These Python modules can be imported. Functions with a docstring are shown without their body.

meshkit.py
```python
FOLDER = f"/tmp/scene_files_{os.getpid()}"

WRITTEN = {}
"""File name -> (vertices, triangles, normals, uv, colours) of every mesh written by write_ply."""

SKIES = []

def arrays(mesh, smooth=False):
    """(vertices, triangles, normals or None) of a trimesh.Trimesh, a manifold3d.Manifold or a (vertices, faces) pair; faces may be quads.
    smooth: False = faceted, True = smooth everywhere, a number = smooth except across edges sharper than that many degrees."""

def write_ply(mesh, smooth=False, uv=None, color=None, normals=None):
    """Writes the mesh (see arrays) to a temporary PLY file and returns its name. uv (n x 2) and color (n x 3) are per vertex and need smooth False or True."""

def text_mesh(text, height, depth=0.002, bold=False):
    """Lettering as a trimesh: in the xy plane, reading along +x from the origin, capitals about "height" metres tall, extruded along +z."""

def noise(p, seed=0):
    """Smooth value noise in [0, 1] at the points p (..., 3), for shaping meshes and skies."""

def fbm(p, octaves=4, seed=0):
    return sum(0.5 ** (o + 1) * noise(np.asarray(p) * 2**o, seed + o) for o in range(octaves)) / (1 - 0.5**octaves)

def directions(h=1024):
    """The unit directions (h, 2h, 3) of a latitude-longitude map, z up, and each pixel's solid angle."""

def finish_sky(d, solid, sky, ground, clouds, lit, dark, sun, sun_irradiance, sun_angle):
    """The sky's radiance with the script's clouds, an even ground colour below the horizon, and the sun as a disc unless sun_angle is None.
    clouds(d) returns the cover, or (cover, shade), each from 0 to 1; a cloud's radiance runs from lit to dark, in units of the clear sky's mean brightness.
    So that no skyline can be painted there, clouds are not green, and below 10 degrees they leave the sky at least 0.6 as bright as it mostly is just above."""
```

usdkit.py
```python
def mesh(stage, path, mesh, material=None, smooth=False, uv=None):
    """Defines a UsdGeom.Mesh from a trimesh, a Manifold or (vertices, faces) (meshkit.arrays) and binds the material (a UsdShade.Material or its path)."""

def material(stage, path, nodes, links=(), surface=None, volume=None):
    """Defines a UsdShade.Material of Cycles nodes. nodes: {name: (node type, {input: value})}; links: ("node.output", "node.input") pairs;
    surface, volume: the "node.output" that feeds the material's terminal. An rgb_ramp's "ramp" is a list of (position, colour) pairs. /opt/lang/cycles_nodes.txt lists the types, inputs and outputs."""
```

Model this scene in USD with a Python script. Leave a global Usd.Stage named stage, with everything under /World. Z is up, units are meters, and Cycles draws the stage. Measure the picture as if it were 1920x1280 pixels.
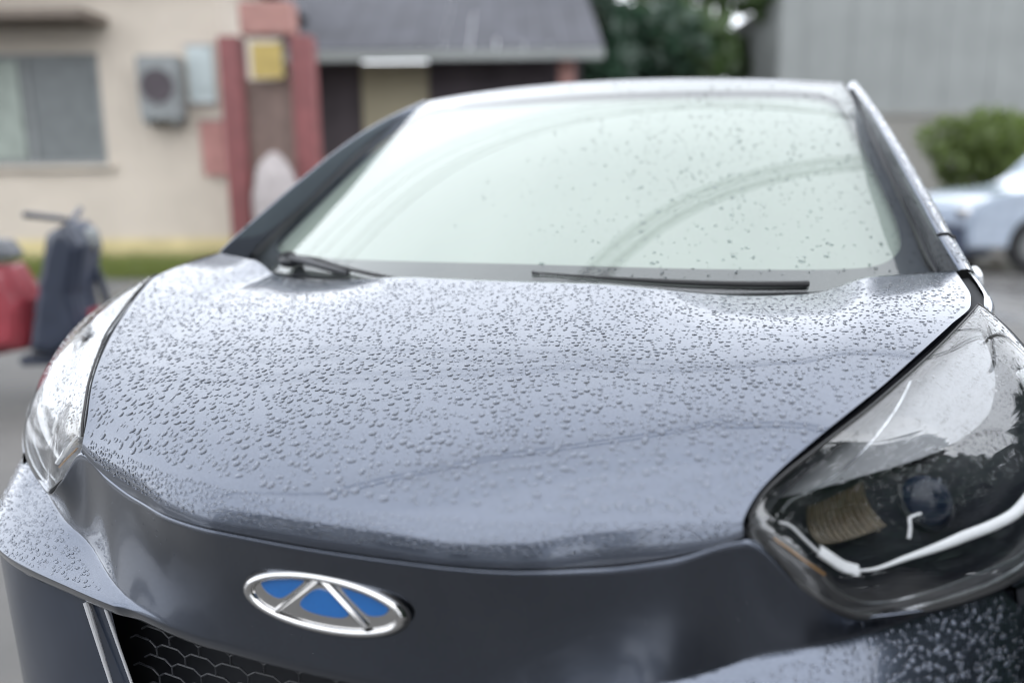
FSTOP, EXPOSURE, SKY_S = 1.2, 0.0, 0.1
CLOUD_L, CLOUD_D = (28.0, 29.2, 31.0), (25.0, 26.2, 28.2)
import math, random
import numpy as np, trimesh, usdkit, meshkit
from scipy.interpolate import PchipInterpolator as PC
from pxr import Usd, UsdGeom, UsdLux, UsdShade, Sdf, Gf, Vt

stage = Usd.Stage.CreateInMemory()
UsdGeom.SetStageUpAxis(stage, UsdGeom.Tokens.z)
UsdGeom.Xform.Define(stage, '/World')
UsdGeom.Scope.Define(stage, '/World/Looks')
rng = np.random.default_rng(7)

# ---------------------------------------------------------------- camera, sky, sun, exposure
CAM = np.array([0.54973, -0.63564, 1.16041])
YAW, PITCH, ROLL = -0.345465, 0.1987698, -0.0115645
cam = UsdGeom.Camera.Define(stage, '/World/camera')
cam.CreateHorizontalApertureAttr(36.0)
cam.CreateFocalLengthAttr(1548.108 / 1920 * 36)
cam.CreateFStopAttr(FSTOP)
cam.CreateFocusDistanceAttr(1.28)
cam.CreateExposureAttr(EXPOSURE)
_cy, _sy, _cp, _sp, _cr, _sr = np.cos(YAW), np.sin(YAW), np.cos(PITCH), np.sin(PITCH), np.cos(ROLL), np.sin(ROLL)
_f = np.array([_sy*_cp, _cy*_cp, -_sp]); _r = np.array([_cy, -_sy, 0]); _u = np.cross(_r, _f)
_r, _u = _r*_cr + _u*_sr, -_r*_sr + _u*_cr
M4 = np.eye(4); M4[0, :3], M4[1, :3], M4[2, :3], M4[3, :3] = _r, _u, -_f, CAM
cam.AddTransformOp().Set(Gf.Matrix4d(*M4.ravel().tolist()))

SUN_AZ, SUN_EL = math.radians(150), math.radians(58)     # azimuth = atan2(x, y): ahead of the car, to its left
sun = UsdLux.DistantLight.Define(stage, '/World/sun')
sun.CreateNormalizeAttr(True); sun.CreateIntensityAttr(0.12); sun.CreateAngleAttr(80.0)
sun.CreateColorAttr(Gf.Vec3f(1.0, 0.95, 0.87))
sun.AddRotateZOp().Set(-math.degrees(SUN_AZ)); sun.AddRotateXOp().Set(math.degrees(SUN_EL) - 90 + 180 - 180)
dome = UsdLux.DomeLight.Define(stage, '/World/sky')
dome.GetPrim().SetCustomDataByKey('kind', 'structure')
sky = usdkit.material(stage, '/World/Looks/sky', {
    'tc': ('texture_coordinate', {}),
    'sky': ('sky_texture', {'sky_type': 'single_scattering', 'sun_disc': False, 'sun_elevation': SUN_EL, 'sun_rotation': SUN_AZ, 'air_density': 1.0, 'aerosol_density': 2.0}),
    'map': ('mapping', {'scale': (1.0, 1.0, 2.2)}),
    'n': ('noise_texture', {'scale': 1.7, 'detail': 6.0, 'roughness': 0.55, 'distortion': 0.3}),
    'ramp': ('rgb_ramp', {'ramp': [(0.0, (0.95,)*3), (0.40, (0.97,)*3), (0.62, (0.99,)*3), (1.0, (1.0,)*3)]}),
    'n2': ('noise_texture', {'scale': 3.1, 'detail': 4.0}),
    'cr': ('rgb_ramp', {'ramp': [(0.3, CLOUD_D), (0.7, CLOUD_L)]}),
    'mix': ('mix', {}),
    'bg': ('background_shader', {'strength': SKY_S}),
}, [('tc.generated', 'map.vector'), ('map.vector', 'n.vector'), ('map.vector', 'n2.vector'), ('n.fac', 'ramp.fac'), ('n2.fac', 'cr.fac'),
    ('ramp.color', 'mix.fac'), ('sky.color', 'mix.color1'), ('cr.color', 'mix.color2'), ('mix.color', 'bg.color')], surface='bg.background')
UsdShade.MaterialBindingAPI.Apply(dome.GetPrim()).Bind(sky)

# ---------------------------------------------------------------- helpers
used = {}
def path_for(name, parent):
    base = parent.GetPath().pathString if parent is not None else '/World'
    k = base + '/' + name
    n = used.get(k, -1) + 1; used[k] = n
    return k if n == 0 else f'{k}_{n:03d}'
def prim(o): return o.GetPrim() if hasattr(o, 'GetPrim') else o
def tag(o, label=None, category=None, group=None, kind=None):
    p = prim(o)
    for a, b in (('label', label), ('category', category), ('group', group), ('kind', kind)):
        if b: p.SetCustomDataByKey(a, b)
    return p
def obj(name, mesh, mat, parent=None, smooth=30, **k):
    m = usdkit.mesh(stage, path_for(name, parent), mesh, '/World/Looks/' + mat, smooth)
    return tag(m, **k)
def thing(name, label, category, loc=(0, 0, 0), rotz=0.0, group=None):
    x = UsdGeom.Xform.Define(stage, path_for(name, None))
    x.AddTranslateOp().Set(Gf.Vec3d(*map(float, loc))); x.AddRotateZOp().Set(float(rotz))
    return tag(x, label, category, group)
def look(name, nodes, links=(), out='p.BSDF'):
    return usdkit.material(stage, '/World/Looks/' + name, nodes, links, surface=out)
def plain(name, color, rough=0.5, metallic=0.0, var=0.15, scale=8.0, bump=0.0, bscale=60.0, **extra):
    c = np.array(color, float)
    nodes = {'tc': ('texture_coordinate', {}), 'n': ('noise_texture', {'scale': scale, 'detail': 5.0}),
             'r': ('rgb_ramp', {'ramp': [(0.3, tuple(c*(1-var))), (0.7, tuple(np.minimum(c*(1+var), 1)))]}),
             'p': ('principled_bsdf', {'roughness': rough, 'metallic': metallic, **extra})}
    links = [('tc.object', 'n.vector'), ('n.fac', 'r.fac'), ('r.color', 'p.base_color')]
    if bump:
        nodes['n2'] = ('noise_texture', {'scale': bscale, 'detail': 4.0}); nodes['b'] = ('bump', {'strength': bump, 'distance': 0.01})
        links += [('tc.object', 'n2.vector'), ('n2.fac', 'b.height'), ('b.normal', 'p.normal')]
    return look(name, nodes, links)
def box(x0, x1, y0, y1, z0, z1, bevel=0.0):
    m = trimesh.creation.box([x1-x0, y1-y0, z1-z0]); m.apply_translation([(x0+x1)/2, (y0+y1)/2, (z0+z1)/2])
    if bevel:
        b = bevel; parts = []
        v = []
        for sx, X in ((-1, x0), (1, x1)):
            for sy, Y in ((-1, y0), (1, y1)):
                for sz, Z in ((-1, z0), (1, z1)):
                    v += [(X, Y-sy*b, Z-sz*b), (X-sx*b, Y, Z-sz*b), (X-sx*b, Y-sy*b, Z)]
        m = trimesh.convex.convex_hull(np.array(v))
    return m
def join(*ms): return trimesh.util.concatenate([m if isinstance(m, trimesh.Trimesh) else trimesh.Trimesh(np.asarray(m[0]), np.asarray(m[1]), process=False) for m in ms])
def tube(pts, rad, n=8, closed=False):
    p = np.asarray(pts, float); N = len(p)
    r_ = np.broadcast_to(np.asarray(rad, float), (N,))
    t = np.gradient(p, axis=0); t /= np.linalg.norm(t, axis=1, keepdims=True)
    ref = np.array([0, 0, 1.0]) if abs(t[:, 2]).mean() < .8 else np.array([1.0, 0, 0])
    a = np.cross(t, ref); a /= np.linalg.norm(a, axis=1, keepdims=True); b = np.cross(t, a)
    th = np.arange(n)/n*2*np.pi
    v = p[:, None] + r_[:, None, None]*(np.cos(th)[None, :, None]*a[:, None] + np.sin(th)[None, :, None]*b[:, None])
    v = v.reshape(-1, 3); f = []
    for i in range(N-1):
        for j in range(n):
            k = (j+1) % n; f += [(i*n+j, (i+1)*n+j, (i+1)*n+k), (i*n+j, (i+1)*n+k, i*n+k)]
    v = np.vstack([v, p[:1], p[-1:]])
    for j in range(n):
        k = (j+1) % n; f += [(N*n, j, k), (N*n+1, (N-1)*n+k, (N-1)*n+j)]
    return trimesh.Trimesh(v, np.array(f), process=False)
def cyl(r, h, loc, axis='z', n=32):
    m = trimesh.creation.cylinder(radius=r, height=h, sections=n)
    if axis == 'x': m.apply_transform(trimesh.transformations.rotation_matrix(math.pi/2, [0, 1, 0]))
    if axis == 'y': m.apply_transform(trimesh.transformations.rotation_matrix(math.pi/2, [1, 0, 0]))
    m.apply_translation(loc); return m
def mirror(m):
    v, f = (np.array(m.vertices), np.array(m.faces)) if isinstance(m, trimesh.Trimesh) else (np.array(m[0]), np.array(m[1]))
    return trimesh.Trimesh(v*[-1, 1, 1], f[:, ::-1], process=False)
def flip(m): return (m[0], m[1][:, ::-1])
def loft(rows):
    P = np.array(rows, float); n, m = P.shape[:2]
    i = np.arange(n*m).reshape(n, m)
    f = np.stack([i[:-1, :-1], i[1:, :-1], i[1:, 1:], i[:-1, 1:]], -1).reshape(-1, 4)
    return P.reshape(-1, 3), np.vstack([f[:, [0, 1, 2]], f[:, [0, 2, 3]]])
def curve(pts):
    p=np.array(pts,float);s=np.r_[0,np.cumsum(np.linalg.norm(np.diff(p,axis=0),axis=1))];s/=s[-1]
    fs=[PC(s,p[:,k]) for k in range(p.shape[1])]
    return lambda t:np.stack([f(np.clip(t,0,1)) for f in fs],-1)
def sm(a,b,x):
    t=np.clip((x-a)/(b-a),0,1);return t*t*(3-2*t)
S1=[(.504,.301,.769),(.515,.318,.793),(.536,.347,.812),(.565,.384,.831),(.596,.428,.849),(.628,.476,.866),(.662,.529,.886),(.695,.589,.902),(.730,.654,.919),(.765,.722,.937),(.803,.806,.954)]
S1s=None
EDGE=S1+[(.813,.90,.967),(.811,1.034,.983)]
def poly(pts,deg):
    p=np.array(pts,float);s=np.r_[0,np.cumsum(np.linalg.norm(np.diff(p,axis=0),axis=1))];s/=s[-1]
    c=[np.polyfit(s,p[:,k],deg) for k in range(3)]
    return lambda t:np.stack([np.polyval(q,t) for q in c],-1)
EP=poly(EDGE,5)
def hood(s,t):
    "s -1..1 across, t 0 front crease .. 1 rear edge"
    s,t=np.broadcast_arrays(np.asarray(s,float),np.asarray(t,float));a=np.abs(s)
    e=curve(EDGE)(t);q=EP(t);e=np.stack([e[...,0],q[...,1],q[...,2]],-1)
    ry=PC([0,.26,.42,.57,.69,.76,.84,1],[.82,.828,.85,.88,.915,.945,.975,1.034])(a)-1.034
    fy=-.103*(1-a*a)**1.3
    y=e[...,1]+fy*(1-t)+ry*t
    yc=EP(t)[...,1]-.103*(1-t)+(.82-1.034)*t
    cz=.774+.225*(yc-.2)+.0525*(1-np.exp(-(yc-.2)/.16))
    z=e[...,2]+(cz-e[...,2])*(1-a**2.4)
    dip=sm(.2,.6,a)*(1-sm(.69,.82,a))
    z=z-.024*dip*t**4
    return np.stack([s*e[...,0],y,z],-1)
SEAM=PC([0,.15,.25,.34,.42,.501],[.165,.173,.196,.232,.262,.295])
SEAMZ=PC([0,.15,.25,.34,.42,.501],[.715,.714,.711,.712,.722,.744])
S4=[(.785,1.129,.969),(.767,1.175,1.0),(.755,1.227,1.034),(.741,1.28,1.07),(.726,1.333,1.108),(.711,1.389,1.147),(.695,1.448,1.187),(.680,1.512,1.227),(.665,1.583,1.267),(.648,1.660,1.307),(.630,1.742,1.347),(.612,1.829,1.389)]
GP=poly(S4,3)
def glass(s,v):
    s,v=np.broadcast_arrays(np.asarray(s,float),np.asarray(v,float));a=np.abs(s)
    c=GP;e=c(np.clip(v,0,1))
    d0=c(np.zeros(1))[0]-c(np.full(1,.04))[0]
    ext=np.clip(-v,0,1)[...,None]*d0/.04
    e=e+ext
    b=.25-.13*v;h=.0+.024*v
    w=1-a**2.0
    return np.stack([s*e[...,0],e[...,1]-b*w,e[...,2]+h*w],-1)
PO=[(.809,1.032,.984),(.789,1.075,1.021),(.772,1.126,1.057),(.757,1.183,1.093),(.740,1.241,1.131),(.724,1.304,1.169),(.707,1.37,1.209),(.690,1.446,1.249),(.675,1.528,1.286),(.658,1.625,1.325),(.645,1.735,1.360),(.632,1.86,1.396)]
OUT=[(.504,.302,.752),(.512,.300,.733),(.527,.301,.717),(.545,.304,.701),(.570,.307,.684),(.600,.315,.664),(.635,.336,.646),(.672,.363,.639),(.713,.382,.646),(.759,.408,.655),(.803,.437,.668),(.855,.485,.695),(.892,.55,.745),(.905,.63,.81),(.884,.705,.865),(.850,.772,.913),(.806,.812,.953)]
LA=curve(S1);LB=curve(OUT)
def lens(s,t,off=0.,bulge=.03):
    "s 0 front..1 rear, t 0 inner edge..1 outer edge"
    s,t=np.broadcast_arrays(np.asarray(s,float),np.asarray(t,float))
    a=LA(s);b=LB(s);p=a+(b-a)*t[...,None]
    n=np.array([.45,-.62,.64]);n/=np.linalg.norm(n)
    k=bulge*4*t*(1-t)*np.sin(np.pi*np.clip(s,0,1))**.7
    return p+(k-off)[...,None]*n
def grid(fn,us,vs):
    U,V=np.meshgrid(us,vs,indexing='ij');P=fn(U,V);n,m=U.shape
    i=np.arange(n*m).reshape(n,m)
    f=np.stack([i[:-1,:-1],i[1:,:-1],i[1:,1:],i[:-1,1:]],-1).reshape(-1,4)
    f=np.vstack([f[:,[0,1,2]],f[:,[0,2,3]]])
    return P.reshape(-1,3),f
# bumper
TOPY=lambda x:np.where(x<.501,SEAM(np.clip(x,0,.501)),0)
_o=np.array(OUT)[:12]
def top(x):
    "upper edge of the bumper for |x|"
    x=np.abs(x)
    ys=PC([0,.15,.25,.34,.42,.50,.57,.635,.713,.803,.855,.90],[.165,.173,.196,.232,.262,.293,.307,.336,.382,.437,.485,.60])
    zs=PC([0,.15,.25,.34,.42,.50,.57,.635,.713,.803,.855,.90],[.715,.714,.711,.712,.722,.743,.684,.646,.646,.668,.695,.77])
    return ys(x),zs(x)
def lip(x):
    x=np.abs(x)
    return PC([0,.2,.35,.5,.65,.75,.83,.88,.9],[.185,.19,.203,.232,.270,.312,.368,.435,.56])(x),PC([0,.2,.35,.5,.7,.9],[.54,.542,.553,.553,.55,.55])(x)
def valley(a,tz,lz):
    zv=.553+.045*np.log1p(np.exp((a-.37)/.045))*.25/1.0*1.0
    return np.clip((tz-zv)/(tz-lz),0,1)
def bumper(x,w):
    x,w=np.broadcast_arrays(np.asarray(x,float),np.asarray(w,float))
    ty,tz=top(x);ly,lz=lip(x);a=np.abs(x)
    z=tz+(lz-tz)*w
    # valley point: fraction of height where the shoulder starts
    vw=valley(a,tz,lz)
    vy=ty+.012
    flat=ty+(ly-ty)*w+.01*np.sin(np.pi*w)
    k=np.clip((w-vw)/np.maximum(1-vw,.05),0,1)
    sh=np.where(w<vw,ty+.012*np.sin(np.pi/2*np.clip(w/np.maximum(vw,.02),0,1)),vy+(ly-vy)*(k**1.15))
    m=sm(.24,.62,a)
    return np.stack([x,flat+(sh-flat)*m,z],-1)
# ---------------------------------------------------------------- materials
look('car_paint', {'tc': ('texture_coordinate', {}), 'n': ('noise_texture', {'scale': 900.0, 'detail': 1.0}),
    'r': ('rgb_ramp', {'ramp': [(0.35, (0.062, 0.073, 0.098)), (0.65, (0.104, 0.119, 0.152))]}),
    'n2': ('noise_texture', {'scale': 5.0, 'detail': 3.0}), 'rr': ('rgb_ramp', {'ramp': [(0.3, (0.02,)*3), (0.7, (0.05,)*3)]}), 'sep': ('separate_color', {}),
    'p': ('principled_bsdf', {'metallic': 1.0, 'roughness': 0.2, 'coat_weight': 1.0, 'coat_ior': 1.45})},
    [('tc.object', 'n.vector'), ('n.fac', 'r.fac'), ('r.color', 'p.base_color'), ('tc.object', 'n2.vector'), ('n2.fac', 'rr.fac'), ('rr.color', 'sep.color'), ('sep.r', 'p.coat_roughness')])
plain('black_plastic', (0.012, 0.013, 0.016), 0.45, bump=0.1, bscale=400)
plain('gloss_black', (0.010, 0.013, 0.020), 0.16)
plain('gap_black', (0.008, 0.009, 0.012), 0.7)
plain('rubber', (0.015, 0.015, 0.016), 0.6)
plain('chrome', (0.60, 0.59, 0.58), 0.10, 1.0, var=0.04)
plain('satin_silver', (0.62, 0.63, 0.65), 0.22, 1.0, var=0.05)
plain('blue_enamel', (0.006, 0.09, 0.29), 0.3, var=0.08, scale=300, coat_weight=1.0)
plain('housing_black', (0.006, 0.007, 0.010), 0.35, var=0.2, scale=20)
plain('housing_blue', (0.006, 0.009, 0.018), 0.2, var=0.2, scale=12)
plain('light_guide', (0.9, 0.9, 0.9), 0.3, 0.0, var=0.03)
plain('painted_sky_sheen', (0.27, 0.275, 0.285), 0.6, 0.1, var=0.06, scale=40)  # pale tone stands in for sky mirrored in the upper lens
plain('pale_strip', (0.5, 0.5, 0.51), 0.35, 0.2, var=0.05)
plain('amber_plastic', (0.38, 0.20, 0.06), 0.3, var=0.1)
plain('brown_reflector', (0.055, 0.042, 0.024), 0.35, 0.3, var=0.35, scale=120)
plain('frit', (0.02, 0.02, 0.023), 0.25)
plain('sun_shade', (0.262, 0.284, 0.264), 0.6, var=0.03, scale=3)
look('shade_tinted_water', {'p': ('principled_bsdf', {'base_color': (.38, .41, .43), 'roughness': 0.05, 'ior': 1.33, 'transmission_weight': 1.0})})  # clean water tinted dark: the shading of drops on glass is put into colour
look('water', {'p': ('principled_bsdf', {'base_color': (1, 1, 1), 'roughness': 0.0, 'ior': 1.33, 'transmission_weight': 1.0})})
def pane(name, tint, f0, rough=0.0):
    look(name, {'t': ('transparent_bsdf', {'color': tint}), 'g': ('glossy_bsdf', {'color': (1, 1, 1), 'roughness': rough}), 'lw': ('layer_weight', {'blend': 0.5}),
                'pw': ('math', {'math_type': 'power', 'value2': 5.0}), 'ma': ('math', {'math_type': 'multiply_add', 'value2': 1-f0, 'value3': f0}), 'm': ('mix_closure', {})},
         [('lw.facing', 'pw.value1'), ('pw.value', 'ma.value1'), ('ma.value', 'm.fac'), ('t.BSDF', 'm.closure1'), ('g.BSDF', 'm.closure2')], 'm.closure')
pane('windshield_glass', (0.90, 0.94, 0.905), .085)
pane('lens_clear', (0.95, 0.955, 0.96), .075)
pane('dark_glass', (0.10, 0.11, 0.12), .06)

# ---------------------------------------------------------------- the parked car
car = thing('parked_car', 'dark grey-blue car with rain-beaded bonnet and oval chrome badge filling the foreground', 'car')
both = lambda m: (m, mirror(m))

# bonnet: top sheet, rounded lip curling under, thin side hems
ns, nt = 161, 96
ss = np.linspace(-1, 1, ns)
hs = ss*0.987
rows = []
crow = hood(hs, 0.0)
sx = np.clip(np.abs(crow[:, 0]), 0, .501)
seam = np.stack([crow[:, 0], SEAM(sx) - .002, SEAMZ(sx) + .004], -1)
h1 = hood(hs, 0.02)
tang = crow - h1; tang /= np.linalg.norm(tang, axis=1, keepdims=True)
d = np.linalg.norm(seam - crow, axis=1, keepdims=True)
p1 = crow + tang*d*0.45
p2 = seam + np.array([0, .10, .75])*d*0.50
for w in np.linspace(0, 1, 12)[::-1][:-1]:
    rows.append((1-w)**3*crow + 3*(1-w)**2*w*p1 + 3*(1-w)*w*w*p2 + w**3*seam)
rows.insert(0, rows[0] + np.array([0, .002, -.0015])); rows.insert(0, rows[0] + np.array([0, .014, .001]))
for t in np.linspace(0, 1, nt): rows.append(hood(hs, t))
rows.append(rows[-1] + np.array([0, .006, -.004])); rows.append(rows[-1] + np.array([0, .004, -.02]))
R_ = np.array(rows)
hemL = R_[:, :1] + np.array([.0, 0.004, -.018]); hemR = R_[:, -1:] + np.array([-.0, 0.004, -.018])
R_ = np.concatenate([hemL, R_, hemR], 1)
hood_mesh = flip(loft(R_))
hood_p = obj('bonnet', hood_mesh, 'car_paint', car, 40)

def drops(fn, dom, n, r0, r1, seed, keep=None, flat=0.55, dens=None, slide=0.25, rscale=None):
    """n raindrops on the surface fn(u, v): low domes with uneven outlines, one mesh."""
    g = np.random.default_rng(seed)
    (u0, u1), (v0, v1) = dom
    # uniform by area through rejection on the Jacobian
    k = n*6
    U, V = g.uniform(u0, u1, k), g.uniform(v0, v1, k); e = 1e-3
    P = fn(U, V); du = (fn(U+e, V)-P)/e; dv = (fn(U, V+e)-P)/e
    N = np.cross(du, dv); J = np.linalg.norm(N, axis=1); N /= J[:, None]
    ok = g.uniform(0, np.percentile(J, 97), k) < J
    if keep is not None: ok &= keep(U, V, P)
    if dens is not None: ok &= g.uniform(0, 1, k) < dens(U, V, P)
    P, N = P[ok], N[ok]
    rad = np.clip(r0*np.exp(g.normal(0, .42, len(P))), r0*.35, r1)*(rscale(P) if rscale else 1)
    # thin out overlaps, largest first
    from scipy.spatial import cKDTree
    o = np.argsort(-rad); P, N, rad = P[o], N[o], rad[o]
    tree = cKDTree(P); alive = np.ones(len(P), bool)
    for i in range(len(P)):
        if alive[i]:
            for j in tree.query_ball_point(P[i], rad[i]*1.15 + r1):
                if j > i and alive[j] and np.linalg.norm(P[i]-P[j]) < (rad[i]+rad[j])*1.12: alive[j] = False
    P, N, rad = P[alive][:], N[alive], rad[alive]
    if len(P) > n:
        s_ = g.permutation(len(P))[:n]; P, N, rad = P[s_], N[s_], rad[s_]
    s = np.sign((N*(CAM-P)).sum(1)); N = N*s[:, None]
    T = np.cross(N, [0, 1, 0]); T /= np.linalg.norm(T, axis=1, keepdims=True); B = np.cross(N, T)
    m = 9; th = np.arange(m)/m*2*np.pi
    rings = [(1.0, -.05), (.97, .22), (.78, .62), (.42, .92)]
    K = len(P); verts = np.zeros((K, m*len(rings)+1, 3))
    a1, a2, ph = g.uniform(0, slide, K), g.uniform(0, .10, K), g.uniform(0, 6.28, K)
    asp = np.exp(g.normal(0, .16, K))
    for q, (rr, hh) in enumerate(rings):
        R1 = rad[:, None]*rr*(1 + a1[:, None]*np.cos(th - ph[:, None])*.5 + a2[:, None]*np.cos(3*th + ph[:, None]))
        verts[:, q*m:(q+1)*m] = P[:, None] + (R1*np.cos(th)*asp[:, None])[..., None]*T[:, None] + (R1*np.sin(th)/asp[:, None])[..., None]*B[:, None] + (rad[:, None]*hh*flat)[..., None]*N[:, None]
    verts[:, -1] = P + (rad*flat)[:, None]*N
    f = []
    for q in range(len(rings)-1):
        for j in range(m):
            k2 = (j+1) % m; a, b, c_, d_ = q*m+j, q*m+k2, (q+1)*m+k2, (q+1)*m+j
            f += [(a, b, c_), (a, c_, d_)]
    for j in range(m): f.append(((len(rings)-1)*m+j, (len(rings)-1)*m+(j+1) % m, m*len(rings)))
    f = np.array(f)
    F = (f[None] + (np.arange(K)*verts.shape[1])[:, None, None]).reshape(-1, 3)
    V_ = verts.reshape(-1, 3)
    a = V_[F[0]]; nn = np.cross(a[1]-a[0], a[2]-a[0])
    if nn @ N[0] < 0: F = F[:, ::-1]
    return V_, F
def rain(fn, dom, n, r0, r1, seed, parent, mat='water', **k):
    return obj('raindrops', drops(fn, dom, n, r0, r1, seed, **k), mat, parent, True, kind='stuff')
rain(hood, [(-.975, .975), (.0, .985)], 8600, .0019, .0042, 1, hood_p, flat=.27, rscale=lambda P: np.interp(P[:, 1], [.2, .6, 1.0], [1.45, 1.05, .8]), dens=lambda u, v, P: .45 + .55*meshkit.noise(P*14, 3))
rain(hood, [(-.975, .975), (.0, .985)], 1600, .0010, .0015, 2, hood_p, flat=.3)

crv = [PC(np.linspace(-1, 1, ns), crow[:, q]) for q in range(3)]; lrow = np.array(rows[2:12])
from scipy.interpolate import RectBivariateSpline
lsp = [RectBivariateSpline(np.linspace(0, 1, len(lrow)), np.linspace(-1, 1, ns), lrow[:, :, q], kx=2, ky=2) for q in range(3)]
lipfn = lambda u, v: np.stack([q.ev(v, u) for q in lsp], -1)
rain(lipfn, [(-.97, .97), (.25, 1.)], 800, .0018, .0034, 8, hood_p, flat=.36)

# dark channel under the bonnet edge
ex = np.array(EDGE)
ch = [curve(EDGE)(np.linspace(0, 1, 60)) + np.array([dx, 0.004, dz]) for dx, dz in ((-.03, -.03), (.004, -.016), (.014, -.014))]
for m in both(loft(ch)): obj('bonnet_gasket', m, 'gap_black', car, 30)
xs = np.linspace(-.505, .505, 90); a = np.abs(xs)
obj('bonnet_gasket', loft([np.stack([xs, SEAM(np.clip(a, 0, .501))+dy, SEAMZ(np.clip(a, 0, .501))+dz], -1) for dy, dz in ((.006, .012), (.012, -.002), (.020, -.016))]), 'gap_black', car)

# bumper cover
xb = np.concatenate([np.linspace(-.9, -.3, 90)[:-1], np.linspace(-.3, .3, 60)[:-1], np.linspace(.3, .9, 90)])
rows = []
t0 = bumper(xb, 0.0)
rows.append(t0 + np.array([0, .020, -.001])); rows.append(t0 + np.array([0, .006, .0005])); rows.append(t0 + np.array([0, .0022, -.0006])); rows.append(t0 + np.array([0, .0004, -.0032]))
ws = np.linspace(0.03, 1, 46)
for w in ws: rows.append(bumper(xb, w) + (np.array([0, .0, -.003])*(1-w)))
L1 = bumper(xb, 1.0)
rows.append(L1 + np.array([0, .0012, -.004])); rows.append(L1 + np.array([0, .003, -.012])); rows.append(L1 + np.array([0, .008, -.020])); rows.append(L1 + np.array([0, .05, -.024]))
bumper_p = obj('bumper', loft(rows), 'car_paint', car, 40)
shoulder = lambda side: (lambda u, v: bumper(side*u, v))
def sh_keep(u, v, P):
    return v > valley(np.abs(u), top(u)[1], lip(u)[1]) + .06
for sd, seed in ((-1, 3), (1, 4)):
    rain(shoulder(sd), [(.38, .89), (.0, .98)], 1000, .0016, .0032, seed, bumper_p, keep=sh_keep)
rain(lambda u, v: bumper(u, v), [(-.55, .55), (.02, .9)], 170, .0008, .0018, 5, bumper_p, flat=.4)

# lower front: grille lattice, painted blades with bright strips, chin
def lp(x, dy, z):
    y, _ = lip(x); return np.stack([x, y+dy, np.broadcast_to(z, np.shape(x))], -1)
xg = np.linspace(-.60, .60, 61)
obj('intake_back', loft([lp(xg, .13, .52), lp(xg, .13, .22)]), 'gap_black', car)
bars = []
hw, hh_ = .030, .0155                       # half width and half height of one flat hexagon
def gp(x, z): return np.array([x, float(lip(np.array(x))[0]) + .058, z])
def rod(a_, b_, r=.0017):
    a_, b_ = gp(*a_), gp(*b_); return tube(np.array([a_, b_]), r, 5)
for j in range(14):
    for i in range(-9, 10):
        cx, cz = i*hw*2 + (j % 2)*hw, .520 - j*hh_*1.55
        if abs(cx) > .40: continue
        e = [(cx-hw, cz+hh_*.45), (cx-hw*.55, cz+hh_), (cx+hw*.55, cz+hh_), (cx+hw, cz+hh_*.45), (cx+hw, cz-hh_*.45)]
        for q in range(4): bars.append(rod(e[q], e[q+1]))
obj('grille', join(*bars), 'black_plastic', car, 20)
def blade(x0, x1, z0, z1, sh, dy0, dy1):
    xx = np.linspace(0, 1, 12); rows = []
    for w in np.linspace(0, 1, 8):
        x = x0 + (x1-x0)*xx + sh*w; z = z0 + (z1-z0)*w
        rows.append(lp(x, dy0 + (dy1-dy0)*w, z) - np.array([0, .012, 0])*np.sin(np.pi*xx)[:, None])
    return loft(rows)
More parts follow.
